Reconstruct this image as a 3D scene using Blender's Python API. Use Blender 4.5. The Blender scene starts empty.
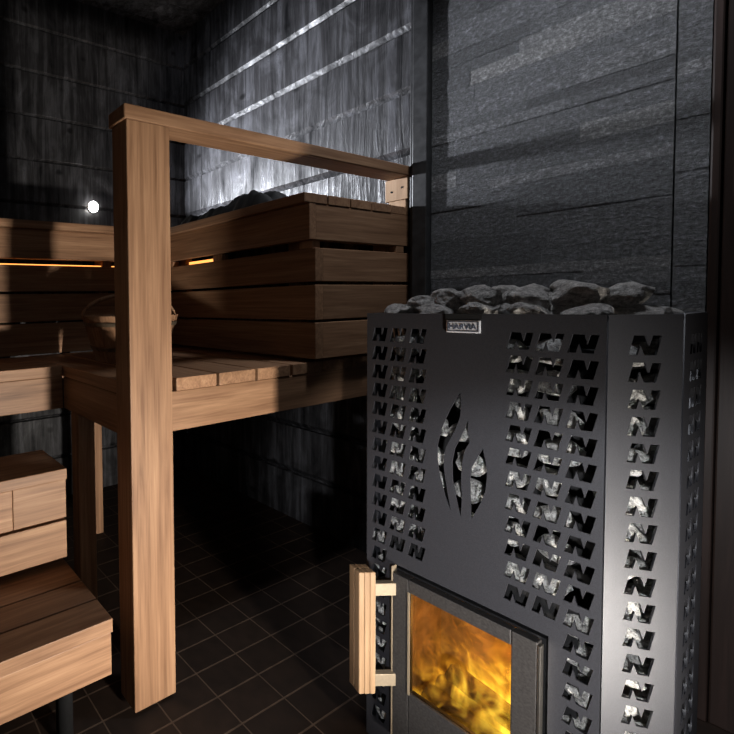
import bpy, bmesh, math, random
from mathutils import Vector, Matrix, noise
random.seed(7)
S = bpy.context.scene
COL = S.collection
# ------------------------------------------------------------------ helpers
def link(name, me, mat=None, parent=None, loc=None):
    o = bpy.data.objects.new(name, me)
    COL.objects.link(o)
    if mat is not None and me is not None:
        me.materials.append(mat)
    if parent is not None:
        o.parent = parent
        if loc is None:
            o.matrix_parent_inverse = Matrix.Translation(-parent.location)
    if loc is not None:
        o.location = loc
    return o
def empty(name, loc, label, cat, group=None):
    o = bpy.data.objects.new(name, None)
    COL.objects.link(o)
    o.location = loc
    o.empty_display_size = .05
    return tag(o, label, cat, group)
def tag(o, label, cat, group=None, kind=None):
    o['label'] = label
    o['category'] = cat
    if group: o['group'] = group
    if kind: o['kind'] = kind
    return o
def structure(o, label=None, cat=None):
    o['kind'] = 'structure'
    if label: o['label'] = label
    if cat: o['category'] = cat
    return o
def from_bm(name, bm, mat, parent=None, smooth=False):
    bmesh.ops.recalc_face_normals(bm, faces=bm.faces)
    me = bpy.data.meshes.new(name)
    bm.to_mesh(me); bm.free()
    if smooth:
        for p in me.polygons: p.use_smooth = True
    return link(name, me, mat, parent)
def add_box(bm, x0, x1, y0, y1, z0, z1, bev=0.0):
    r = bmesh.ops.create_cube(bm, size=1)
    vs = r['verts']
    for v in vs:
        v.co = Vector(((x0+x1)/2 + v.co.x*(x1-x0), (y0+y1)/2 + v.co.y*(y1-y0), (z0+z1)/2 + v.co.z*(z1-z0)))
    if bev:
        es = list({e for v in vs for e in v.link_edges})
        bmesh.ops.bevel(bm, geom=es, offset=bev, segments=2, profile=.5, affect='EDGES')
def box(name, x0, x1, y0, y1, z0, z1, mat, parent=None, bev=.002):
    bm = bmesh.new(); add_box(bm, x0, x1, y0, y1, z0, z1, bev)
    return from_bm(name, bm, mat, parent)
def add_cyl(bm, p0, p1, r0, r1=None, n=20):
    r1 = r0 if r1 is None else r1
    p0, p1 = Vector(p0), Vector(p1); d = p1-p0
    m = Matrix.Translation((p0+p1)/2) @ d.to_track_quat('Z', 'Y').to_matrix().to_4x4()
    bmesh.ops.create_cone(bm, cap_ends=True, segments=n, radius1=r0, radius2=r1, depth=d.length, matrix=m)
def cyl(name, p0, p1, r0, mat, parent=None, r1=None, n=24):
    bm = bmesh.new(); add_cyl(bm, p0, p1, r0, r1, n)
    o = from_bm(name, bm, mat, parent)
    for p in o.data.polygons:
        if len(p.vertices) == 4: p.use_smooth = True
    return o
def tube(name, pts, r, mat, parent=None, n=10, flat=1.0):
    bm = bmesh.new(); rings = []
    pts = [Vector(p) for p in pts]
    for i, p in enumerate(pts):
        d = (pts[min(i+1, len(pts)-1)] - pts[max(i-1, 0)]).normalized()
        a = d.cross(Vector((0, 0, 1)))
        if a.length < .01: a = Vector((0, 1, 0))
        a.normalize(); b = d.cross(a)
        rings.append([bm.verts.new(p + a*math.cos(2*math.pi*k/n)*r + b*math.sin(2*math.pi*k/n)*r*flat) for k in range(n)])
    for i in range(len(rings)-1):
        for k in range(n):
            bm.faces.new((rings[i][k], rings[i][(k+1) % n], rings[i+1][(k+1) % n], rings[i+1][k]))
    bm.faces.new(rings[0]); bm.faces.new(rings[-1])
    return from_bm(name, bm, mat, parent, True)

# ------------------------------------------------------------------ materials
def new_mat(name):
    m = bpy.data.materials.new(name); m.use_nodes = True
    nt = m.node_tree; b = nt.nodes['Principled BSDF']
    return m, nt, b
def N(nt, t, **kw):
    n = nt.nodes.new(t)
    for k, v in kw.items():
        if k in n.inputs: n.inputs[k].default_value = v
        else: setattr(n, k, v)
    return n
def ramp(nt, stops):
    r = nt.nodes.new('ShaderNodeValToRGB')
    el = r.color_ramp.elements
    el[0].position, el[0].color = stops[0][0], (*stops[0][1], 1)
    el[1].position, el[1].color = stops[-1][0], (*stops[-1][1], 1)
    for p, c in stops[1:-1]:
        e = el.new(p); e.color = (*c, 1)
    return r
def coords(nt, scale, rnd=True):
    tc = N(nt, 'ShaderNodeTexCoord'); mp = N(nt, 'ShaderNodeMapping')
    mp.inputs['Scale'].default_value = scale
    nt.links.new(tc.outputs['Object'], mp.inputs['Vector'])
    if rnd:
        oi = N(nt, 'ShaderNodeObjectInfo'); cx = N(nt, 'ShaderNodeCombineXYZ')
        mu = N(nt, 'ShaderNodeMath', operation='MULTIPLY'); mu.inputs[1].default_value = 37.0
        nt.links.new(oi.outputs['Random'], mu.inputs[0])
        for i in range(3): nt.links.new(mu.outputs[0], cx.inputs[i])
        nt.links.new(cx.outputs[0], mp.inputs['Location'])
    return mp.outputs[0]
def wood(name, axis, cols, rough=.55, tint=.12):
    """thermally treated aspen: long soft grain running along axis"""
    m, nt, b = new_mat(name); L = nt.links.new
    s = [38, 38, 38]; s[axis] = 1.8
    v = coords(nt, s)
    n1 = N(nt, 'ShaderNodeTexNoise', Scale=1.0, Detail=6.0, Roughness=.6, Distortion=1.1)
    L(v, n1.inputs['Vector'])
    s2 = [160, 160, 160]; s2[axis] = 5
    v2 = coords(nt, s2)
    n2 = N(nt, 'ShaderNodeTexNoise', Scale=1.0, Detail=3.0, Roughness=.6)
    L(v2, n2.inputs['Vector'])
    r = ramp(nt, [(.29, cols[0]), (.5, cols[1]), (.71, cols[2])])
    mx = N(nt, 'ShaderNodeMix', data_type='FLOAT'); mx.inputs[0].default_value = .35
    L(n1.outputs[0], mx.inputs[2]); L(n2.outputs[0], mx.inputs[3]); L(mx.outputs[0], r.inputs[0])
    oi = N(nt, 'ShaderNodeObjectInfo')
    mr = N(nt, 'ShaderNodeMapRange'); mr.inputs[3].default_value = 1-tint; mr.inputs[4].default_value = 1+tint
    L(oi.outputs['Random'], mr.inputs[0])
    hs = N(nt, 'ShaderNodeHueSaturation'); L(mr.outputs[0], hs.inputs['Value']); L(r.outputs[0], hs.inputs['Color'])
    L(hs.outputs[0], b.inputs['Base Color'])
    b.inputs['Roughness'].default_value = rough
    b.inputs['Specular IOR Level'].default_value = .35
    bp = N(nt, 'ShaderNodeBump', Strength=.12, Distance=.002)
    L(mx.outputs[0], bp.inputs['Height']); L(bp.outputs[0], b.inputs['Normal'])
    return m
ASPEN = [(.13, .062, .031), (.265, .143, .077), (.41, .24, .135)]
WX = wood('aspen_x', 0, ASPEN); WY = wood('aspen_y', 1, ASPEN); WZ = wood('aspen_z', 2, ASPEN)
PINE = wood('pine_block', 2, [(.30, .18, .10), (.42, .27, .16), (.50, .34, .22)])
BIRCH = wood('handle_wood', 2, [(.11, .062, .032), (.18, .112, .062), (.26, .168, .098)], rough=.4)
def tarred(name, along, dk=1.0, bump=1.0):
    """black stained boards, saw marks and stain streaks running vertically"""
    m, nt, b = new_mat(name); L = nt.links.new
    s = [1, 1, 2.2]; s[along] = 34; s[1-along] = 34
    v = coords(nt, s, False)
    n1 = N(nt, 'ShaderNodeTexNoise', Scale=1.0, Detail=5.0, Roughness=.65, Distortion=.5); L(v, n1.inputs['Vector'])
    v2 = coords(nt, (9, 9, 5), False)
    n2 = N(nt, 'ShaderNodeTexNoise', Scale=1.0, Detail=4.0, Roughness=.6, Distortion=.8); L(v2, n2.inputs['Vector'])
    vk = coords(nt, (7, 7, 9), False)
    kn = N(nt, 'ShaderNodeTexVoronoi', Scale=1.0); L(vk, kn.inputs['Vector'])
    kr = ramp(nt, [(.0, (.15, .15, .15)), (.09, (.3, .3, .3)), (.17, (1, 1, 1))]); L(kn.outputs['Distance'], kr.inputs[0])
    mx = N(nt, 'ShaderNodeMix', data_type='FLOAT'); mx.inputs[0].default_value = .4
    L(n1.outputs[0], mx.inputs[2]); L(n2.outputs[0], mx.inputs[3])
    r = ramp(nt, [(.34, (.008*dk, .008*dk, .009*dk)), (.5, (.034*dk, .033*dk, .035*dk)), (.66, (.12*dk, .12*dk, .13*dk))])
    L(mx.outputs[0], r.inputs[0])
    mk = N(nt, 'ShaderNodeMix', data_type='RGBA', blend_type='MULTIPLY'); mk.inputs[0].default_value = 1
    L(r.outputs[0], mk.inputs[6]); L(kr.outputs[0], mk.inputs[7]); L(mk.outputs[2], b.inputs['Base Color'])
    rr = ramp(nt, [(.36, (.62, .62, .62)), (.62, (.26, .26, .26))]); L(mx.outputs[0], rr.inputs[0])
    L(rr.outputs[0], b.inputs['Roughness'])
    sp = ramp(nt, [(.35, (.12*dk, .12*dk, .12*dk)), (.6, (.8*dk, .8*dk, .8*dk))]); L(mx.outputs[0], sp.inputs[0])
    L(sp.outputs[0], b.inputs['Specular IOR Level'])
    bp = N(nt, 'ShaderNodeBump', Strength=bump, Distance=.009); L(mx.outputs[0], bp.inputs['Height'])
    L(bp.outputs[0], b.inputs['Normal'])
    return m
TAR_Y = tarred('tarred_boards_right', 1, .75); TAR_X = tarred('tarred_boards_left', 0, .8, .35)
def simple(name, col, rough=.5, metal=0.0, noise_s=0, bump=0, var=.25, spec=.5):
    m, nt, b = new_mat(name); L = nt.links.new
    b.inputs['Roughness'].default_value = rough; b.inputs['Metallic'].default_value = metal
    b.inputs['Specular IOR Level'].default_value = spec
    n = N(nt, 'ShaderNodeTexNoise', Scale=float(noise_s or 60), Detail=4.0)
    tc = N(nt, 'ShaderNodeTexCoord'); L(tc.outputs['Object'], n.inputs['Vector'])
    r = ramp(nt, [(.3, tuple(c*(1-var) for c in col)), (.7, tuple(min(1, c*(1+var)) for c in col))])
    L(n.outputs[0], r.inputs[0]); L(r.outputs[0], b.inputs['Base Color'])
    if bump:
        bp = N(nt, 'ShaderNodeBump', Strength=bump, Distance=.002); L(n.outputs[0], bp.inputs['Height']); L(bp.outputs[0], b.inputs['Normal'])
    return m
STEEL = simple('graphite_paint', (.022, .0225, .027), .45, .3, 900, .10, .35)
BLACK = simple('black_iron', (.006, .006, .0065), .7, .0, 90, 0, .25, .2)
CHROME = simple('brushed_steel', (.62, .58, .52), .28, 1.0, 200, .05, .08)
BRASSY = simple('satin_bracket', (.25, .20, .14), .45, .5, 200, .05, .08)
PLATE = simple('name_plate_silver', (.80, .82, .88), .35, .6, 200, 0, .05)
INK = simple('plate_ink', (.05, .06, .09), .5)
CLOTH = simple('black_cloth', (.012, .012, .013), .75, 0, 400, .4)
TRIMM = simple('black_trim', (.022, .022, .023), .4, 0, 40, .25, .4)
BROWN = wood('dark_brown_trim', 2, [(.014, .008, .006), (.024, .014, .011), (.04, .022, .018)], rough=.45)
HOOP = simple('bucket_hoop', (.25, .2, .14), .4, .8)
def stone_mat(name, stops):
    m, nt, b = new_mat(name); L = nt.links.new
    tc = N(nt, 'ShaderNodeTexCoord')
    n = N(nt, 'ShaderNodeTexNoise', Scale=3.2, Detail=9.0, Roughness=.8); L(tc.outputs['Object'], n.inputs['Vector'])
    r = ramp(nt, stops); L(n.outputs[0], r.inputs[0])
    L(r.outputs[0], b.inputs['Base Color'])
    b.inputs['Roughness'].default_value = .55
    n2 = N(nt, 'ShaderNodeTexNoise', Scale=9.0, Detail=8.0, Roughness=.75); L(tc.outputs['Object'], n2.inputs['Vector'])
    bp = N(nt, 'ShaderNodeBump', Strength=1.0, Distance=.02); L(n2.outputs[0], bp.inputs['Height']); L(bp.outputs[0], b.inputs['Normal'])
    return m
STONE = stone_mat('pale_inner_stone', [(.40, (.12, .118, .115)), (.48, (.55, .54, .52)), (.56, (.88, .87, .86))])
TOPST = stone_mat('grey_heap_stone', [(.38, (.20, .19, .18)), (.5, (.52, .49, .47)), (.62, (.86, .83, .80))])
def slate_mat():
    m, nt, b = new_mat('slate_strips'); L = nt.links.new
    g = N(nt, 'ShaderNodeNewGeometry')
    r = ramp(nt, [(0, (.014, .015, .017)), (.25, (.030, .031, .034)), (.8, (.056, .057, .061)), (1, (.11, .108, .105))])
    L(g.outputs['Random Per Island'], r.inputs[0])
    v = coords(nt, (60, 45, 90), False)
    n = N(nt, 'ShaderNodeTexNoise', Scale=1.0, Detail=9.0, Roughness=.75); L(v, n.inputs['Vector'])
    r2 = ramp(nt, [(.3, (.35, .35, .36)), (.55, (1, 1, 1)), (.72, (2.2, 2.2, 2.3))]); L(n.outputs[0], r2.inputs[0])
    mx = N(nt, 'ShaderNodeMix', data_type='RGBA', blend_type='MULTIPLY'); mx.inputs[0].default_value = 1
    L(r.outputs[0], mx.inputs[6]); L(r2.outputs[0], mx.inputs[7]); L(mx.outputs[2], b.inputs['Base Color'])
    n2 = N(nt, 'ShaderNodeTexNoise', Scale=110.0, Detail=8.0, Roughness=.8)
    tc = N(nt, 'ShaderNodeTexCoord'); L(tc.outputs['Object'], n2.inputs['Vector'])
    n3 = N(nt, 'ShaderNodeTexNoise', Scale=115.0, Detail=6.0, Roughness=.8); L(tc.outputs['Object'], n3.inputs['Vector'])
    r3 = ramp(nt, [(.35, (.35, .35, .35)), (.52, (1, 1, 1)), (.66, (2.6, 2.6, 2.7))]); L(n3.outputs[0], r3.inputs[0])
    mx3 = N(nt, 'ShaderNodeMix', data_type='RGBA', blend_type='MULTIPLY'); mx3.inputs[0].default_value = 1
    L(mx.outputs[2], mx3.inputs[6]); L(r3.outputs[0], mx3.inputs[7]); L(mx3.outputs[2], b.inputs['Base Color'])
    rr = ramp(nt, [(.4, (.62, .62, .62)), (.7, (.3, .3, .3))]); L(n3.outputs[0], rr.inputs[0]); L(rr.outputs[0], b.inputs['Roughness'])
    ad = N(nt, 'ShaderNodeMath', operation='ADD'); L(n.outputs[0], ad.inputs[0]); L(n2.outputs[0], ad.inputs[1])
    bp = N(nt, 'ShaderNodeBump', Strength=.8, Distance=.006); L(ad.outputs[0], bp.inputs['Height']); L(bp.outputs[0], b.inputs['Normal'])
    return m
SLATE = slate_mat()
def tile_mat():
    m, nt, b = new_mat('brown_floor_tiles'); L = nt.links.new
    tc = N(nt, 'ShaderNodeTexCoord'); mp = N(nt, 'ShaderNodeMapping')
    mp.inputs['Location'].default_value = (-.0595, -.0165, 0)
    L(tc.outputs['Object'], mp.inputs['Vector'])
    br = N(nt, 'ShaderNodeTexBrick', Scale=1.0, offset=0.0, squash=1.0)
    br.inputs['Brick Width'].default_value = .147; br.inputs['Row Height'].default_value = .0745
    br.inputs['Mortar Size'].default_value = .0021; br.inputs['Mortar Smooth'].default_value = .2
    br.inputs['Color1'].default_value = (.014, .0085, .006, 1); br.inputs['Color2'].default_value = (.019, .0115, .008, 1)
    br.inputs['Mortar'].default_value = (.070, .047, .033, 1)
    L(mp.outputs[0], br.inputs['Vector'])
    n = N(nt, 'ShaderNodeTexNoise', Scale=25.0, Detail=5.0); L(tc.outputs['Object'], n.inputs['Vector'])
    r = ramp(nt, [(.3, (.75, .75, .75)), (.7, (1.2, 1.2, 1.2))]); L(n.outputs[0], r.inputs[0])
    mx = N(nt, 'ShaderNodeMix', data_type='RGBA', blend_type='MULTIPLY'); mx.inputs[0].default_value = 1
    L(br.outputs[0], mx.inputs[6]); L(r.outputs[0], mx.inputs[7]); L(mx.outputs[2], b.inputs['Base Color'])
    b.inputs['Roughness'].default_value = .6
    b.inputs['Specular IOR Level'].default_value = .2
    inv = N(nt, 'ShaderNodeMath', operation='SUBTRACT'); inv.inputs[0].default_value = 1; L(br.outputs['Fac'], inv.inputs[1])
    bp = N(nt, 'ShaderNodeBump', Strength=.4, Distance=.002); L(inv.outputs[0], bp.inputs['Height']); L(bp.outputs[0], b.inputs['Normal'])
    return m
def emit(name, col, st):
    m, nt, b = new_mat(name)
    b.inputs['Base Color'].default_value = (*col, 1)
    b.inputs['Emission Color'].default_value = (*col, 1); b.inputs['Emission Strength'].default_value = st
    return m
LED = emit('warm_led', (1.0, .36, .08), 2.2)
LAMP = emit('lamp_glass', (1.0, .97, .93), 60.0)

# ------------------------------------------------------------------ room shell  (eye height 1.0)
XR, YL, ZC = 1.785, 1.932, 2.578
X0, Y0 = -1.5, -1.6
bm = bmesh.new(); add_box(bm, X0-.1, XR+.1, Y0-.1, YL+.1, -.08, 0)
structure(from_bm('floor', bm, tile_mat()))
SEAMS = [2.374-.2165*k for k in range(11)]
def plank_profile(bh):
    """(inset, z) list going down the wall; each board has a sloped top edge"""
    tops = [ZC+.0] + SEAMS
    pr = []
    for i, t in enumerate(tops):
        nb = tops[i+1] if i+1 < len(tops) else 0.0
        pr.append((0.0, t) if i == 0 else (0.0, t-.002))
        if nb > 0: pr.append((0.0, nb+bh)); pr.append((.020, nb+.002)); pr.append((.020, nb-.002))
        else: pr.append((0.0, 0.0))
    return pr
def plank_wall(name, mat, p0, p1, out, bh=.026):
    """boards between plan points p0 and p1; out = direction into the wall"""
    bm = bmesh.new(); pr = plank_profile(bh); a = []; b_ = []
    for ins, z in pr:
        a.append(bm.verts.new((p0[0]+out[0]*ins, p0[1]+out[1]*ins, z)))
        b_.append(bm.verts.new((p1[0]+out[0]*ins, p1[1]+out[1]*ins, z)))
    for i in range(len(pr)-1):
        bm.faces.new((a[i], b_[i], b_[i+1], a[i+1]))
    # thickness
    c = [bm.verts.new((p[0]+out[0]*.1, p[1]+out[1]*.1, z)) for p in (p0, p1) for z in (ZC, 0)]
    bm.faces.new((c[0], c[2], c[3], c[1]))
    bm.faces.new((a[0], c[0], c[2], b_[0])); bm.faces.new((a[-1], b_[-1], c[3], c[1]))
    return structure(from_bm(name, bm, mat))
plank_wall('wall_right', TAR_Y, (XR, Y0), (XR, YL+.016), (1, 0))
plank_wall('wall_left', TAR_X, (X0, YL), (XR+.016, YL), (0, 1), .016)
plank_wall('wall_back', TAR_Y, (X0, Y0), (X0, YL+.016), (-1, 0))
plank_wall('wall_front', TAR_X, (X0, Y0), (XR+.016, Y0), (0, -1))
# ceiling boards running across
bm = bmesh.new()
y = Y0
while y < YL:
    y1 = min(y+.14, YL+.02); add_box(bm, X0-.02, XR+.02, y, y1-.004, ZC, ZC+.03, .002); y += .14
add_box(bm, X0-.1, XR+.1, Y0-.1, YL+.1, ZC+.03, ZC+.1)
structure(from_bm('ceiling', bm, TAR_X))
# slate cladding : long thin split strips
bm = bmesh.new()
rs = random.Random(3)
z = 0.0
while z < ZC-.001:
    h = rs.choice((.028, .036, .044, .05)); z1 = min(z+h, ZC)
    yy = .30; first = True
    segs = []
    y = .283
    while y < .743:
        w = rs.uniform(.13, .36); y1 = min(y+w, .743)
        if .743-y1 < .04: y1 = .743
        segs.append((y, y1)); y = y1
    segs.append((.237, .2805))
    for (ya, yb) in segs:
        d = rs.uniform(.0195, .0215)
        add_box(bm, XR-d, XR, ya, yb, z, z1, 0)
    z = z1
structure(from_bm('trim_4', bm, SLATE), 'dark slate strip cladding on the wall behind the stove', 'stone cladding')
bm = bmesh.new(); add_box(bm, XR-.045, XR, .745, .787, 0, ZC, .003); add_box(bm, XR-.02, XR, .787, .804, 0, ZC, .002)
structure(from_bm('trim_1', bm, TRIMM))
structure(box('trim_2', XR-.030, XR, .2205, .2345, 0, ZC, BROWN, None, .003))
structure(box('trim_3', XR-.024, XR, -.30, .2195, 0, ZC, BROWN, None, .003))

# ------------------------------------------------------------------ railing
PY = .807
r = empty('railing', (.636, .838, 0), 'pale brown wooden railing with broad post and sloping-looking handrail fixed to the dark wall', 'railing')
r['label'] = 'pale brown wooden railing: broad upright post with a handrail reaching the plank wall'
box('post', .574, .700, PY, .869, .012, 1.4295, WZ, r, .0025)
box('handrail', .568, XR-.001, PY-.001, .875, 1.430, 1.4645, WX, r, .003)
cyl('foot', (.637, .838, 0), (.637, .838, .012), .022, BLACK, r)
bk = box('wall_bracket', XR-.022, XR-.0005, .809, .878, 1.352, 1.4295, PINE, r, .002)
bk['label'] = 'pale pine block with two screws under the handrail end'
for yy, zz in ((.826, 1.395), (.858, 1.385)):
    cyl('screw', (XR-.0235, yy, zz), (XR-.020, yy, zz), .0035, BLACK, bk)
box('packing_block', XR-.018, XR-.0005, .816, .868, 1.3235, 1.3515, PINE, r, .002)

# ------------------------------------------------------------------ upper bench (L shaped)
ZS = .808
ub = empty('upper_bench', (1.0, 1.2, 0), 'upper L-shaped sauna bench of brown slats running behind the broad post', 'bench')
xs = [.587]; w = .139; g = .011
x = .735
box('seat_slat', .587, .7235, .8705, 1.496, ZS-.034, ZS, WY, ub)
while x < 1.75:
    x1 = min(x+w, 1.778)
    box('seat_slat', x, x1, .832, 1.496 if x < 1.25 else 1.2, ZS-.034, ZS, WY, ub); x += w+g
fy = 1.192
while fy < 1.49:
    f1 = min(fy+.145, 1.496)
    box('seat_slat', -1.3, .585, fy, f1-.004, ZS-.034, ZS, WX, ub); fy += .151
box('front_board', .702, 1.778, .834, .862, .6705, ZS-.0345, WX, ub)['label'] = 'front board under the slat ends facing the stove'
box('front_board', -1.3, .586, 1.193, 1.221, .671, ZS-.0345, WX, ub)
box('end_board', .588, .616, .871, 1.1925, .671, ZS-.0345, WY, ub)
for (lx, ly) in ((.617, 1.10),):
    box('leg', lx-.028, lx+.03, ly-.0, ly+.045, 0, .67, WZ, ub)
box('leg', .900, .945, 1.545, 1.60, 0, ZS-.035, WZ, ub)
box('leg', -.9, -.855, 1.23, 1.275, 0, ZS-.035, WZ, ub)
box('cross_bearer', .62, 1.2, 1.500, 1.5445, ZS-.10, ZS-.035, WX, ub)

# ------------------------------------------------------------------ deep backrests with lit gap
YB, XB = 1.50, 1.258
rows = [(1.058, 1.160), (.940, 1.048), (.820, .932)]
br = empty('backrest', (1.5, 1.2, ZS), 'deep wooden backrest ledge along the shiny dark wall, between railing and corner', 'backrest')
xx = 1.206
i = 0
while xx < XR-.005:
    x1 = min(xx+.112, XR-.003)
    box('top_slat', xx, x1-.003, .809 if x1 < 1.75 else .812, YL-.003, 1.293, 1.322, WY, br, .002); xx += .1155
box('long_board', 1.231, 1.262, .810, YB-.03, 1.184, 1.2925, WY, br)
box('short_board', 1.2625, XR-.003, .811, .838, 1.184, 1.2925, WX, br)
for z0, z1 in rows:
    box('long_board', XB, XB+.038, .810, YB-.001, z0, z1, WY, br)
    box('short_board', XB+.0385, XR-.003, .811, .838, z0, z1, WX, br)
for yy in (.820, 1.17, 1.44):
    box('spacer_block', XB+.001, XB+.037, yy, yy+.042, 1.1605, 1.1835, WZ, br, .001)
box('spacer_block', 1.70, 1.745, .812, .837, 1.1605, 1.1835, WZ, br, .001)
for k, yy in enumerate((.88, 1.40)):
    box('upright', XB+.0385, XB+.075, yy, yy+.045, ZS+.001, 1.292, WZ, br)
box('upright', 1.69, 1.735, .8385, .88, ZS+.001, 1.292, WZ, br)
l = box('led_strip', XB+.042, XB+.050, 1.225, 1.385, 1.163, 1.176, LED, br, .001); l['label'] = 'glowing warm light strip'
bl = empty('backrest', (0, 1.6, ZS), 'deep wooden backrest ledge along the left wall under the small bright lamp', 'backrest')
yy = YB-.052
while yy < YL-.01:
    y1 = min(yy+.112, YL-.003)
    box('top_slat', -1.3, 1.204, yy, y1-.003, 1.293, 1.322, WX, bl, .002); yy += .1155
box('long_board', -1.3, 1.2295, YB-.027, YB+.003, 1.182, 1.2925, WX, bl)
for z0, z1 in rows[:2]+[(.8115, .932)]:
    box('long_board', -1.3, XB-.001, YB, YB+.030, z0, z1, WX, bl)
for xa in (-.5, .35, .935):
    box('spacer_block', xa, xa+.045, YB+.001, YB+.030, 1.1605, 1.1815, WZ, bl, .001)
    box('upright', xa, xa+.045, YB+.0305, YB+.065, ZS-.0+.001, 1.292, WZ, bl)
l = box('led_strip', -1.2, .93, YB+.003, YB+.012, 1.1605, 1.164, LED, bl, .001); l['label'] = 'glowing warm light strip behind the top board'
l = box('led_strip', .985, 1.20, YB+.003, YB+.012, 1.1605, 1.164, LED, bl, .001)

# ------------------------------------------------------------------ middle step and lower bench
ms = empty('bench_step', (.1, 1.05, 0), 'middle wooden step with two riser boards, below the upper bench at the left', 'step')
box('tread', -1.2, .480, .962, 1.125, .546, .575, WX, ms)
box('riser_board', .3305, .478, .966, .990, .444, .5455, WX, ms)
box('riser_board', -1.2, .3295, .966, .990, .444, .5455, WX, ms)
box('riser_board', -1.2, .478, .966, .990, .338, .437, WX, ms)
box('side_board', .45, .478, .9905, 1.12, .36, .5455, WY, ms)
box('leg', .40, .44, 1.05, 1.09, 0, .5455, WZ, ms)
box('leg', -1.0, -.96, 1.05, 1.09, 0, .5455, WZ, ms)
lb = empty('lower_bench', (.1, .85, 0), 'lowest wooden bench with three-board seat and deep front board, at the left edge', 'bench')
for (a, b_) in ((.750, .8165), (.820, .889), (.8925, .9995)):
    box('seat_slat', -1.2, .478, a, b_, .290, .320, WX, lb, .0015)
box('front_board', -1.2, .475, .752, .778, .195, .2895, WX, lb)
box('side_board', .449, .475, .7785, .995, .22, .2895, WY, lb)
cyl('leg', (.40, .84, 0), (.40, .84, .2895), .02, BLACK, lb)
cyl('leg', (-.9, .84, 0), (-.9, .84, .2895), .02, BLACK, lb)

# ------------------------------------------------------------------ bucket
bc = Vector((.85, 1.20, ZS))
bu = empty('wooden_bucket', bc, 'wooden sauna bucket on the upper bench, mostly hidden behind the broad post', 'bucket')
bm = bmesh.new()
n = 18; R0, R1, H, T = .118, .165, .155, .012
for k in range(n):
    a0, a1 = 2*math.pi*(k+.02)/n, 2*math.pi*(k+.98)/n
    vs = []
    for (rr, zz) in ((R0, .001), (R1, H)):
        for aa in (a0, a1):
            for t in (0, -T):
                vs.append(bm.verts.new(bc+Vector((math.cos(aa)*(rr+t), math.sin(aa)*(rr+t), zz))))
    o0, i0, o1, i1, O0, I0, O1, I1 = vs
    for f in ((o0, o1, O1, O0), (i0, i1, I1, I0), (o0, i0, I0, O0), (o1, i1, I1, O1), (O0, O1, I1, I0), (o0, o1, i1, i0)): bm.faces.new(f)
bod = from_bm('staves', bm, WZ, bu)
cyl('base', bc+Vector((0, 0, .006)), bc+Vector((0, 0, .02)), R0-T, WX, bu, R0-T+.002)
for zf in (.25, .78):
    bm = bmesh.new(); rr = R0+(R1-R0)*zf; rings = []
    for k in range(48):
        a = 2*math.pi*k/48
        rings.append([bm.verts.new(bc+Vector((math.cos(a)*(rr+dr+dz*.3), math.sin(a)*(rr+dr+dz*.3), H*zf+dz))) for dr, dz in ((.0, 0), (.003, 0), (.003, .012), (.0, .012))])
    for k in range(48):
        A_, B_ = rings[k], rings[(k+1) % 48]
        for j in range(4): bm.faces.new((A_[j], A_[(j+1) % 4], B_[(j+1) % 4], B_[j]))
    from_bm('hoop', bm, HOOP, bu)
hp = [bc+Vector((math.cos(t)*.162*-.93, math.cos(t)*.162*.35, H-.005+math.sin(t)*.075)) for t in [math.pi*k/16 for k in range(17)]]
tube('handle', hp, .007, WZ, bu)

# ------------------------------------------------------------------ small lamp on the left wall
lp = empty('wall_lamp', (1.144, YL, 1.52), 'small round bright white lamp on the dark plank wall at left', 'lamp')
cyl('housing', (1.144, YL-.0005, 1.52), (1.144, YL-.012, 1.52), .032, CHROME, lp, .028)
bm = bmesh.new(); bmesh.ops.create_uvsphere(bm, u_segments=24, v_segments=12, radius=.028, matrix=Matrix.Translation((1.144, YL-.014, 1.52)) @ Matrix.Diagonal((1, .6, 1, 1)))
from_bm('bulb', bm, LAMP, lp, True)

# ------------------------------------------------------------------ rumpled black cloth on the ledge
bm = bmesh.new()
nx, ny = 26, 60
x0c, x1c, y0c, y1c = 1.235, 1.42, 0.95, 1.38
def cz(u, v):
    e = min(u, 1-u, v, 1-v)
    p = Vector((u*1.6, v*3.1, 1.7))
    h = .018+.05*abs(noise.noise(p))+.03*abs(noise.noise(p*3.3))+.035*math.exp(-((v-.35)/.12)**2)*math.exp(-((u-.5)/.3)**2)
    return 1.3235+h*min(1, e*9)
top = [[bm.verts.new((x0c+(x1c-x0c)*i/nx+.012*noise.noise(Vector((j*.2, 5, 0))), y0c+(y1c-y0c)*j/ny+.012*noise.noise(Vector((i*.2, 0, 9))), cz(i/nx, j/ny)+.0035)) for j in range(ny+1)] for i in range(nx+1)]
bot = [[bm.verts.new((v.co.x, v.co.y, max(1.3225, v.co.z-.0034))) for v in row] for row in top]
for i in range(nx):
    for j in range(ny):
        bm.faces.new((top[i][j], top[i+1][j], top[i+1][j+1], top[i][j+1]))
        bm.faces.new((bot[i][j], bot[i][j+1], bot[i+1][j+1], bot[i+1][j]))
for i in range(nx):
    for j in (0, ny): bm.faces.new((top[i][j], top[i+1][j], bot[i+1][j], bot[i][j]))
for j in range(ny):
    for i in (0, nx): bm.faces.new((top[i][j], top[i][j+1], bot[i][j+1], bot[i][j]))
tag(from_bm('folded_cloth', bm, CLOTH, None, True), 'rumpled black cloth lying on top of the wooden backrest ledge', 'cloth')

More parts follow.
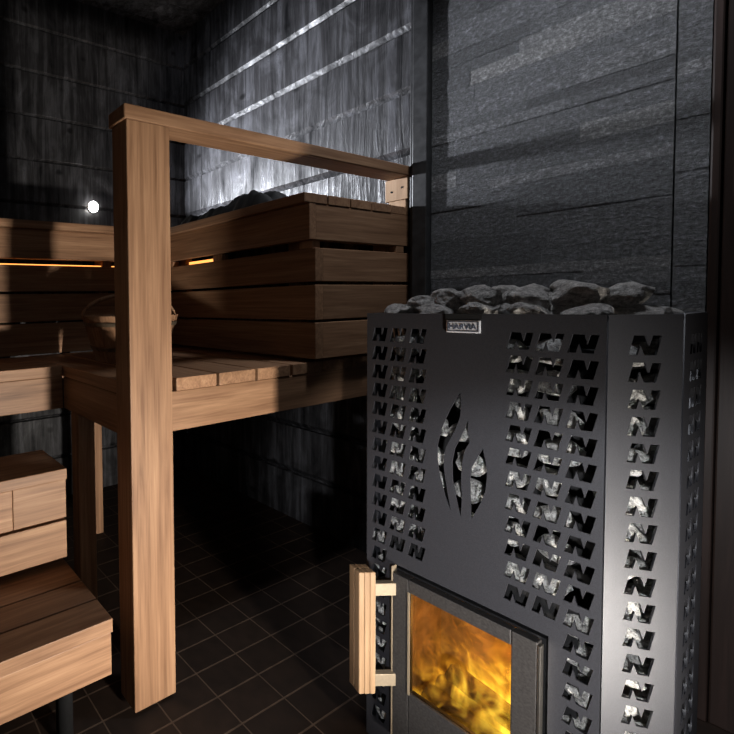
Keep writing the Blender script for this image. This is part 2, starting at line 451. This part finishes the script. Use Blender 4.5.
# ------------------------------------------------------------------ STOVE
ZT, ZB = .970, .035
YC = .371
P = [(1.0, .212), (1.054, .158), (1.185, .158), (1.275, .245)]
stv = empty('sauna_stove', (1.14, YC, 0), 'tall graphite wood-burning sauna stove with cut-out patterned casing and glass fire door', 'stove')
def n_glyph(u, v, W=.0305, H=.0285, a=.0052, b=.0086):
    """slanted N with its top-left at (u, v); v is the top"""
    W0 = W-a
    pts = [(0, 0), (b, 0), (b+.55*a, .50*H), (W0-b-.003, 0), (W0, 0), (W, H), (W-b, H), (W0-b+.45*a, .50*H), (a+b+.003, H), (a, H)]
    return [(u+x, v-H+y) for x, y in pts]
def cut_panel(name, outer, holes, origin, udir, thick, mat, parent):
    cu = bpy.data.curves.new(name, 'CURVE'); cu.dimensions = '2D'; cu.fill_mode = 'BOTH'
    cu.extrude = thick/2; cu.resolution_u = 1
    for poly in [outer]+holes:
        sp = cu.splines.new('POLY'); sp.points.add(len(poly)-1)
        for p, (x, y) in zip(sp.points, poly): p.co = (x, y, 0, 1)
        sp.use_cyclic_u = True
    t = bpy.data.objects.new(name+'_c', cu)
    COL.objects.link(t)
    dg = bpy.context.evaluated_depsgraph_get()
    me = bpy.data.meshes.new_from_object(t.evaluated_get(dg))
    bpy.data.objects.remove(t); bpy.data.curves.remove(cu)
    ud = Vector(udir).normalized(); nd = ud.cross(Vector((0, 0, 1)))
    M = Matrix(((ud.x, 0, nd.x, origin[0]), (ud.y, 0, nd.y, origin[1]), (0, 1, 0, 0), (0, 0, 0, 1)))
    me.transform(M)
    me.materials.clear()
    me.name = name
    return link(name, me, mat, parent)
ROW0, PIT = ZT-.0305, .0394
tops = [ROW0-PIT*k for k in range(23)]
def Yf(y): return .530-y      # front face: u = .530 - Y
holes = []
for k, t in enumerate(tops):
    for ci, yl in enumerate((.521, .4885, .4555)):      # left group (left edge Y)
        if (ci == 0 or k < 12) and t > .08: holes.append(n_glyph(Yf(yl), t, W=.0295))
    for ci, yl in enumerate((.3165, .2835, .2495)):
        if (ci == 2 or k < 12) and t > .08: holes.append(n_glyph(Yf(yl), t, W=.031))
# flames
def zpx(x, y):   # drawing units of the emblem -> face coordinates
    Y = .376-(x-198)*.000262
    Z = .825-(y-62)*.000383-(x-198)*.0000
    return (Yf(Y), Z)
F1 = [(198, 62), (204, 110), (200, 175), (178, 235), (150, 290), (122, 345), (108, 400), (114, 465), (130, 550), (152, 650), (118, 585), (88, 500), (72, 415), (72, 345), (95, 255), (140, 155)]
F2 = [(242, 190), (240, 245), (252, 290), (226, 335), (212, 395), (207, 470), (212, 570), (208, 665), (184, 600), (160, 500), (156, 410), (170, 340), (210, 260)]
F3 = [(318, 310), (333, 370), (340, 425), (334, 500), (308, 570), (264, 658), (256, 560), (253, 480), (260, 415), (288, 360)]
for F in (F1, F2, F3): holes.append([zpx(*p) for p in F])
# door opening
DY0, DY1, DZ0, DZ1 = .474, .264, .085, .447
holes.append([(Yf(DY0+.002), DZ0-.010), (Yf(DY1), DZ0-.010), (Yf(DY1), DZ1), (Yf(DY0+.002), DZ1)])
DZ1 -= .012; DY1 += .008
W = .318
cut_panel('front_panel', [(0, ZB), (W, ZB), (W, ZT), (0, ZT)], holes, (1.0, .530), (0, -1, 0), .003, STEEL, stv)
def side(name, a, b, cols):
    a, b = Vector((*a, 0)), Vector((*b, 0)); L_ = (b-a).length
    hs = [n_glyph(L_*c-.0165, t, W=.0335, b=.0092) for c in cols for t in tops if t > .08]
    o = cut_panel(name, [(0.0005, ZB), (L_-.0005, ZB), (L_-.0005, ZT), (0.0005, ZT)], hs, a, b-a, .003, STEEL, stv)
LEFT = [(1.0, .530), (1.02, .5305), (1.185, .531), (1.275, .50)]
mir = lambda p: LEFT[P.index(p)]
side('corner_panel', P[0], P[1], (.50,))
side('side_panel', P[1], P[2], (.36, .64)); side('side_panel', mir(P[2]), mir(P[0]), (.30, .50))
side('rear_panel', P[2], P[3], ()); side('rear_panel', mir(P[3]), mir(P[2]), ())
side('back_panel', P[3], mir(P[3]), ())
# folded top rim and base
ring = P+[mir(p) for p in reversed(P)]
def ring_mesh(name, z0, z1, ins0, ins1, mat):
    bm = bmesh.new(); c = Vector((1.13, YC))
    def off(p, d):
        v = Vector(p)-c; return c+v*(1-d/v.length)
    o = []; 
    for z in (z0, z1):
        o.append(([bm.verts.new((*off(p, ins0), z)) for p in ring], [bm.verts.new((*off(p, ins1), z)) for p in ring]))
    n = len(ring)
    for k in range(n):
        q = (k+1) % n
        bm.faces.new((o[0][0][k], o[0][0][q], o[1][0][q], o[1][0][k])); bm.faces.new((o[0][1][k], o[0][1][q], o[1][1][q], o[1][1][k]))
        bm.faces.new((o[0][0][k], o[0][0][q], o[0][1][q], o[0][1][k])); bm.faces.new((o[1][0][k], o[1][0][q], o[1][1][q], o[1][1][k]))
    return from_bm(name, bm, mat, stv)
ring_mesh('top_rim', ZT-.012, ZT-.0005, .003, .013, STEEL)
bm = bmesh.new()
f = bm.faces.new([bm.verts.new((p[0], p[1], ZB+.002)) for p in ring]); e = bmesh.ops.extrude_face_region(bm, geom=[f])
for v in e['geom']:
    if isinstance(v, bmesh.types.BMVert): v.co.z += .006; v.co.x = 1.13+(v.co.x-1.13)*.97; v.co.y = YC+(v.co.y-YC)*.97
from_bm('base_plate', bm, BLACK, stv)
for (lx, ly) in ((1.05, .25), (1.05, .49), (1.22, .27), (1.22, .47)):
    cyl('foot', (lx, ly, 0), (lx, ly, ZB+.002), .013, BLACK, stv)
# inner stone cage / drum, with added black baffles against fire glow
bm = bmesh.new()
add_box(bm, 1.092, 1.215, .232, .510, .52, .90)
add_box(bm, 1.175, 1.215, .232, .510, .05, .52)
add_box(bm, 1.016, 1.020, .238, .272, .09, .50); add_box(bm, 1.016, 1.020, .4745, .505, .09, .50)
add_box(bm, 1.016, 1.020, .272, .474, .09, .152); add_box(bm, 1.016, 1.020, .272, .474, .4345, .50)  # added plate ring and lips below keep fire glow out of the door gap
for (a, b_, c, d) in ((.268, .2725, .148, .438), (.4735, .478, .148, .438), (.2725, .4735, .148, .1525), (.2725, .4735, .4335, .438)):
    add_box(bm, 1.0035, 1.0158, a, b_, c, d)
from_bm('drum_and_baffles', bm, BLACK, stv)
# firebox (open to the front)
bm = bmesh.new()
fb = (1.0165, 1.172, .272, .474, .152, .434); t = .006
add_box(bm, fb[0], fb[1], fb[2], fb[2]+t, fb[4], fb[5]); add_box(bm, fb[0], fb[1], fb[3]-t, fb[3], fb[4], fb[5])
add_box(bm, fb[0], fb[1], fb[2]+t, fb[3]-t, fb[4], fb[4]+t); add_box(bm, fb[0], fb[1], fb[2]+t, fb[3]-t, fb[5]-t, fb[5])
add_box(bm, fb[1]-t, fb[1], fb[2]+t, fb[3]-t, fb[4]+t, fb[5]-t)
BRICK = simple('sooty_firebrick', (.12, .075, .045), .85, 0, 30, .6, .5)
from_bm('firebox', bm, BRICK, stv)
# name plate
pl = box('name_plate', .9955, .9984, .3485, .3955, .9355, .9585, PLATE, stv, .001)
bm = bmesh.new()
for (a, b_, c, d) in ((.3505, .3935, .938, .9392), (.3505, .3935, .9548, .956), (.3505, .3517, .938, .956), (.3923, .3935, .938, .956)):
    add_box(bm, .9948, .9956, a, b_, c, d)
from_bm('plate_border', bm, INK, pl)
tc_ = bpy.data.curves.new('letters', 'FONT'); tc_.body = 'HARVIA'; tc_.size = .0148; tc_.extrude = .0004; tc_.align_x = 'CENTER'; tc_.offset = .0001
tob = bpy.data.objects.new('letters_c', tc_); COL.objects.link(tob)
dg = bpy.context.evaluated_depsgraph_get(); me = bpy.data.meshes.new_from_object(tob.evaluated_get(dg)); bpy.data.objects.remove(tob)
xsz = [v.co.x for v in me.vertices]; sc = .0375/(max(xsz)-min(xsz)); mid = (max(xsz)+min(xsz))/2
me.transform(Matrix.Translation((-mid, 0, 0))); me.transform(Matrix.Diagonal((sc, 1, 1, 1)))
me.transform(Matrix(((0, 0, -1, .9951), (-1, 0, 0, .372), (0, 1, 0, .9417), (0, 0, 0, 1))))
me.materials.clear(); me.name = 'lettering'
link('lettering', me, INK, pl)
box('vent_slot', .9962, .9984, .347, .397, .9605, .9695, BLACK, stv, 0)
# door : frame, glass, handle
GY0, GY1, GZ0, GZ1 = .447, .302, .201, .409
bm = bmesh.new(); dx0, dx1 = .984, 1.002
add_box(bm, dx0, dx1, GY0, DY0, DZ0, DZ1, .0015); add_box(bm, dx0, dx1, DY1, GY1, DZ0, DZ1, .0015)
add_box(bm, dx0, dx1, GY1, GY0, GZ1, DZ1, .0015); add_box(bm, dx0, dx1, GY1, GY0, DZ0, GZ0, .0015)
DOORM = simple('door_iron', (.04, .037, .036), .45, .5, 300, .15, .3)
door = from_bm('door', bm, DOORM, stv)
def glass_mat():
    m, nt, b = new_mat('amber_glass'); L = nt.links.new
    out = nt.nodes['Material Output']
    tr = N(nt, 'ShaderNodeBsdfTransparent'); tr.inputs[0].default_value = (.90, .84, .68, 1)
    gl = N(nt, 'ShaderNodeBsdfGlossy'); gl.inputs['Roughness'].default_value = .08
    fr = N(nt, 'ShaderNodeFresnel'); fr.inputs[0].default_value = 1.45
    mx = N(nt, 'ShaderNodeMixShader'); L(fr.outputs[0], mx.inputs[0]); L(tr.outputs[0], mx.inputs[1]); L(gl.outputs[0], mx.inputs[2])
    L(mx.outputs[0], out.inputs['Surface']); return m
box('glass', .990, .994, GY1, GY0, GZ0, GZ1, glass_mat(), door, 0)
box('edge_trim', .9825, .9838, GY0-.003, GY0+.0005, GZ0-.002, GZ1+.001, BRASSY, door, 0)['label'] = 'bright metal strip along the left side of the glass'
box('hinge_strip', .9835, .9965, DY1-.0035, DY1-.0003, DZ0, DZ1-.004, CHROME, door, .0005)
box('side_strip', .9835, .9990, DY0+.0003, DY0+.0028, DZ0, DZ1+.012, BRASSY, door, .0005)
HA = math.atan2(.42, -.908)
def rbox(name, u0, u1, v0, v1, z0, z1, mat, parent, bev=.001):
    """box laid along the slanting bracket: u runs outward from the door edge, v across"""
    bm = bmesh.new(); add_box(bm, u0, u1, v0, v1, z0, z1, bev)
    bmesh.ops.transform(bm, matrix=Matrix.Translation((.986, .472, 0)) @ Matrix.Rotation(HA, 4, 'Z'), verts=bm.verts)
    return from_bm(name, bm, mat, parent)
bm = bmesh.new()
for k, (va, vb) in enumerate(((-.014, .0), (.001, .015))):
    for ua, ub_ in ((.0500, .0608), (.0613, .0722), (.0727, .0835)):
        add_box(bm, ua, ub_, va, vb, .192, .446, .0018)
bmesh.ops.transform(bm, matrix=Matrix.Translation((.986, .472, 0)) @ Matrix.Rotation(HA, 4, 'Z'), verts=bm.verts)
hd = from_bm('handle', bm, BIRCH, door)
hd['label'] = 'pale wooden grip'
for z0 in (.3905, .1995):
    rbox('bracket', .001, .0448, -.006, .006, z0, z0+.0255, BRASSY, hd)
rbox('backing_strip', .0450, .0497, -.009, .009, .200, .436, BRASSY, hd)
# ------------------------------------------------------------------ fire
def log(name, p0, p1, r, seed, label):
    bm = bmesh.new(); p0, p1 = Vector(p0), Vector(p1)
    add_cyl(bm, p0, p1, r, r*.92, 14)
    bmesh.ops.subdivide_edges(bm, edges=[e for e in bm.edges if (e.verts[0].co-e.verts[1].co).length > r*1.5], cuts=6)
    for v in bm.verts: v.co += Vector((noise.noise(v.co*60+Vector((seed, 0, 0))), noise.noise(v.co*60+Vector((0, seed, 0))), noise.noise(v.co*60+Vector((0, 0, seed)))))*.005
    return tag(from_bm(name, bm, LOG), label, 'firewood')
LOG = simple('charred_wood', (.03, .018, .012), .9, 0, 60, .8, .6)
log('firewood_log', (1.045, .30, .171), (1.060, .445, .168), .023, 1, 'charred log lying at the front of the burning firebox, nearest the glass')
log('firewood_log', (1.110, .30, .172), (1.105, .445, .172), .024, 2, 'charred log lying at the back of the burning firebox')
log('firewood_log', (1.070, .305, .216), (1.095, .42, .222), .021, 3, 'charred log resting on top of the other burning logs')
def flame_mat():
    m, nt, b = new_mat('fire_volume'); L = nt.links.new
    nt.nodes.remove(b); out = nt.nodes['Material Output']
    tc = N(nt, 'ShaderNodeTexCoord')
    mp = N(nt, 'ShaderNodeMapping'); mp.inputs['Scale'].default_value = (1, 1, .55)
    L(tc.outputs['Object'], mp.inputs['Vector'])
    n = N(nt, 'ShaderNodeTexNoise', Scale=19.0, Detail=3.0, Roughness=.5, Distortion=2.6); L(mp.outputs[0], n.inputs['Vector'])
    sx = N(nt, 'ShaderNodeSeparateXYZ'); L(tc.outputs['Object'], sx.inputs[0])
    # fire burns higher and brighter over the right of the log pile, fades upward
    mz = N(nt, 'ShaderNodeMapRange'); mz.inputs[1].default_value = .19; mz.inputs[2].default_value = .43; mz.inputs[3].default_value = .16; mz.inputs[4].default_value = -.10
    L(sx.outputs[2], mz.inputs[0])
    my = N(nt, 'ShaderNodeMapRange'); my.inputs[1].default_value = .30; my.inputs[2].default_value = .45; my.inputs[3].default_value = .10; my.inputs[4].default_value = -.05
    L(sx.outputs[1], my.inputs[0])
    a = N(nt, 'ShaderNodeMath', operation='ADD'); L(n.outputs[0], a.inputs[0]); L(mz.outputs[0], a.inputs[1])
    a2 = N(nt, 'ShaderNodeMath', operation='ADD'); L(a.outputs[0], a2.inputs[0]); L(my.outputs[0], a2.inputs[1])
    d = N(nt, 'ShaderNodeMapRange'); d.inputs[1].default_value = .60; d.inputs[2].default_value = .80; L(a2.outputs[0], d.inputs[0])
    pw = N(nt, 'ShaderNodeMath', operation='POWER'); pw.inputs[1].default_value = 1.8; L(d.outputs[0], pw.inputs[0])
    st = N(nt, 'ShaderNodeMath', operation='MULTIPLY_ADD'); st.inputs[1].default_value = FIRE; st.inputs[2].default_value = .22; L(pw.outputs[0], st.inputs[0])
    r = ramp(nt, [(0, (1, .34, .035)), (.3, (1, .50, .04)), (1, (1, .72, .09))]); L(pw.outputs[0], r.inputs[0])
    em = N(nt, 'ShaderNodeEmission'); L(r.outputs[0], em.inputs[0]); L(st.outputs[0], em.inputs[1])
    L(em.outputs[0], out.inputs['Volume']); return m
FIRE = 42.0
bm = bmesh.new(); add_box(bm, 1.023, 1.164, .280, .466, .160, .426)
tag(from_bm('flames', bm, flame_mat()), 'orange and yellow flames burning behind the glass of the stove door', 'fire', None, 'stuff')

# ------------------------------------------------------------------ stones
def rock_mesh(seed, mat):
    bm = bmesh.new(); bmesh.ops.create_icosphere(bm, subdivisions=3, radius=1)
    rs = random.Random(seed)
    planes = []
    for k in range(11):
        d = Vector((rs.gauss(0, 1), rs.gauss(0, 1), rs.gauss(0, 1))).normalized(); planes.append((d, rs.uniform(.62, .86)))
    for v in bm.verts:
        for d, h in planes:
            s = v.co.dot(d)
            if s > h: v.co -= d*(s-h)*.92
        v.co *= 1+.10*noise.noise(v.co*2.2+Vector((seed, 0, 0)))+.06*noise.noise(v.co*6+Vector((0, seed, 0)))
    me = bpy.data.meshes.new('stone'); bm.to_mesh(me); bm.free(); me.materials.append(mat)
    return me
RM = [rock_mesh(s, STONE) for s in range(8)]; RT = [rock_mesh(s+30, TOPST) for s in range(8)]
proto = bpy.data.objects.new('sauna_stone', RM[0])
first = [True]
def stone(c, r, label, group, rs, flat=.8):
    global proto
    if first[0]: o = proto; first[0] = False
    else: o = proto.copy()
    o.data = (RT if group.startswith('stones heaped') else RM)[rs.randrange(8)]
    o.name = 'sauna_stone'
    COL.objects.link(o)
    o.location = c; o.scale = (r*rs.uniform(.9, 1.15), r*rs.uniform(.9, 1.15), r*flat)
    o.rotation_euler = (rs.uniform(-.5, .5), rs.uniform(-.5, .5), rs.uniform(0, 6.28))
    tag(o, label, 'stone', group)
rs = random.Random(11)
TOPL = 'rough grey sauna stone heaped in the open top of the stove'
pts = []
heap = []
for row, (hx, ny_, hr, dz) in enumerate([(1.046, 5, .030, .004), (1.105, 5, .031, .004), (1.165, 5, .031, .004), (1.222, 4, .030, .002)]):
    ya, yb = (.240, .497) if row in (0, 3) else (.200, .497)
    for k in range(ny_): heap.append((hx+rs.uniform(-.004, .004), ya+(yb-ya)*k/(ny_-1), ZT-.012+dz+rs.uniform(0, .010), hr))
for (hx, hy, hz, hr) in [(1.085, .425, .030, .031), (1.08, .375, .036, .033), (1.082, .315, .030, .031), (1.09, .262, .036, .032), (1.10, .222, .028, .028), (1.14, .46, .032, .031), (1.14, .40, .038, .033), (1.14, .335, .036, .033), (1.15, .275, .040, .034), (1.15, .222, .034, .031), (1.09, .475, .022, .028), (1.20, .38, .036, .032), (1.20, .30, .036, .032)]:
    heap.append((hx, hy, ZT+hz-.006, hr))
for (hx, hy, hz, hr) in heap:
    stone((max(hx, 1.004+hr*1.12), hy, hz), hr, TOPL, 'stones heaped on top of the stove', rs, .70)
def fill(a, b, nrm, zs, cnt, label):
    for z in zs:
        for k in range(cnt):
            f_ = (k+.5+rs.uniform(-.12, .12))/cnt
            p = Vector(a)*(1-f_)+Vector(b)*f_
            stone((p[0]+nrm[0]*.029, p[1]+nrm[1]*.029, z+rs.uniform(-.004, .004)), rs.uniform(.0225, .0265), label, 'stones behind the cut-outs', rs, .95)
zr = [.905-.054*k for k in range(16)]
INL = 'pale rough stone inside the stove casing, glimpsed through the cut-out pattern'
fill((1.0, .506), (1.0, .240), (1.0, 0), [z for z in zr if z > .50], 5, INL)
fill((1.026, .186), (1.028, .184), (.707, .707), zr, 1, INL)
for z in [z for z in zr if z < .50]:
    for y in (.508, .238):
        stone((1.030, y+rs.uniform(-.002, .002), z), rs.uniform(.023, .026), INL, 'stones behind the cut-outs', rs, .95)
for sgn in (1, -1):
    yy = .158 if sgn == 1 else .531
    fill((1.075, yy), (1.185, yy), (0, 1.15*sgn), zr, 2, INL)

# ------------------------------------------------------------------ lights
def light(name, kind, loc, energy, col, size=.1, target=None, **kw):
    d = bpy.data.lights.new(name, kind); d.energy = energy; d.color = col
    if kind == 'AREA': d.size = size
    else: d.shadow_soft_size = size
    for k, v in kw.items(): setattr(d, k, v)
    o = bpy.data.objects.new(name, d); COL.objects.link(o); o.location = loc
    if target is not None:
        o.rotation_euler = (Vector(target)-Vector(loc)).to_track_quat('-Z', 'Y').to_euler()
    return o
light('flash', 'SPOT', (.70, -.30, .28), 105, (1.0, .93, .84), .05, (.66, .8, .66), spot_size=math.radians(100), spot_blend=.75)
light('lamp_light', 'SPOT', (1.144, YL-.045, 1.52), 205, (.88, .92, 1.0), .025, (XR, 1.38, 1.70), spot_size=math.radians(92), spot_blend=1.0)
light('wall_fill', 'SPOT', (1.15, 1.15, 2.45), 5, (.85, .90, 1.0), .05, (XR, 1.6, 2.0), spot_size=math.radians(95), spot_blend=.9)  # added spot without a fixture, lifts the dark wall near the corner
light('overhead_fill', 'SPOT', (1.42, .42, 2.5), 50, (.89, .93, 1.0), .08, (1.46, .44, 1.0), spot_size=math.radians(80), spot_blend=.9)  # unseen overhead spot, added to light the slate and the heaped stones
light('stove_fill', 'SPOT', (.08, -.12, .72), 62, (.97, .98, 1.0), .02, (1.0, .235, .47), spot_size=math.radians(46), spot_blend=.6)  # added narrow spot, brightens the casing and the stones behind the cut-outs
light('soft_fill', 'AREA', (-.6, -.7, 1.5), 1.3, (1.0, .97, .95), 1.2, (1.0, .6, .6))
light('fire_light', 'POINT', (1.09, .36, .30), .8, (1.0, .45, .12), .03)

w = bpy.data.worlds.new('World'); S.world = w; w.use_nodes = True
w.node_tree.nodes['Background'].inputs[0].default_value = (.5, .55, .6, 1)
w.node_tree.nodes['Background'].inputs[1].default_value = .02

# ------------------------------------------------------------------ camera (rectilinear, off-centre crop of a wider frame)
f, yaw, pit, rol, cx, cy = 415.7626, .43253071, .03039670, .02084433, 51.38826, 318.55802
fw = Vector((math.sin(yaw)*math.cos(pit), math.cos(yaw)*math.cos(pit), -math.sin(pit)))
rt = Vector((math.cos(yaw), -math.sin(yaw), 0)); dn = fw.cross(rt)
R_ = rt*math.cos(rol)+dn*math.sin(rol); D_ = dn*math.cos(rol)-rt*math.sin(rol)
cam = bpy.data.cameras.new('camera'); co = bpy.data.objects.new('camera', cam); COL.objects.link(co)
m = Matrix.Identity(4)
for i in range(3): m[i][0] = R_[i]; m[i][1] = -D_[i]; m[i][2] = -fw[i]
m[2][3] = 1.0
co.matrix_world = m
cam.sensor_width = 36; cam.lens = 36*f/734; cam.shift_x = (367-cx)/734; cam.shift_y = -(367-cy)/734
cam.clip_start = .02
S.camera = co
S.view_settings.view_transform = 'Standard'; S.view_settings.look = 'None'
S.view_settings.exposure = 0; S.view_settings.gamma = 1
S.view_settings.use_curve_mapping = False
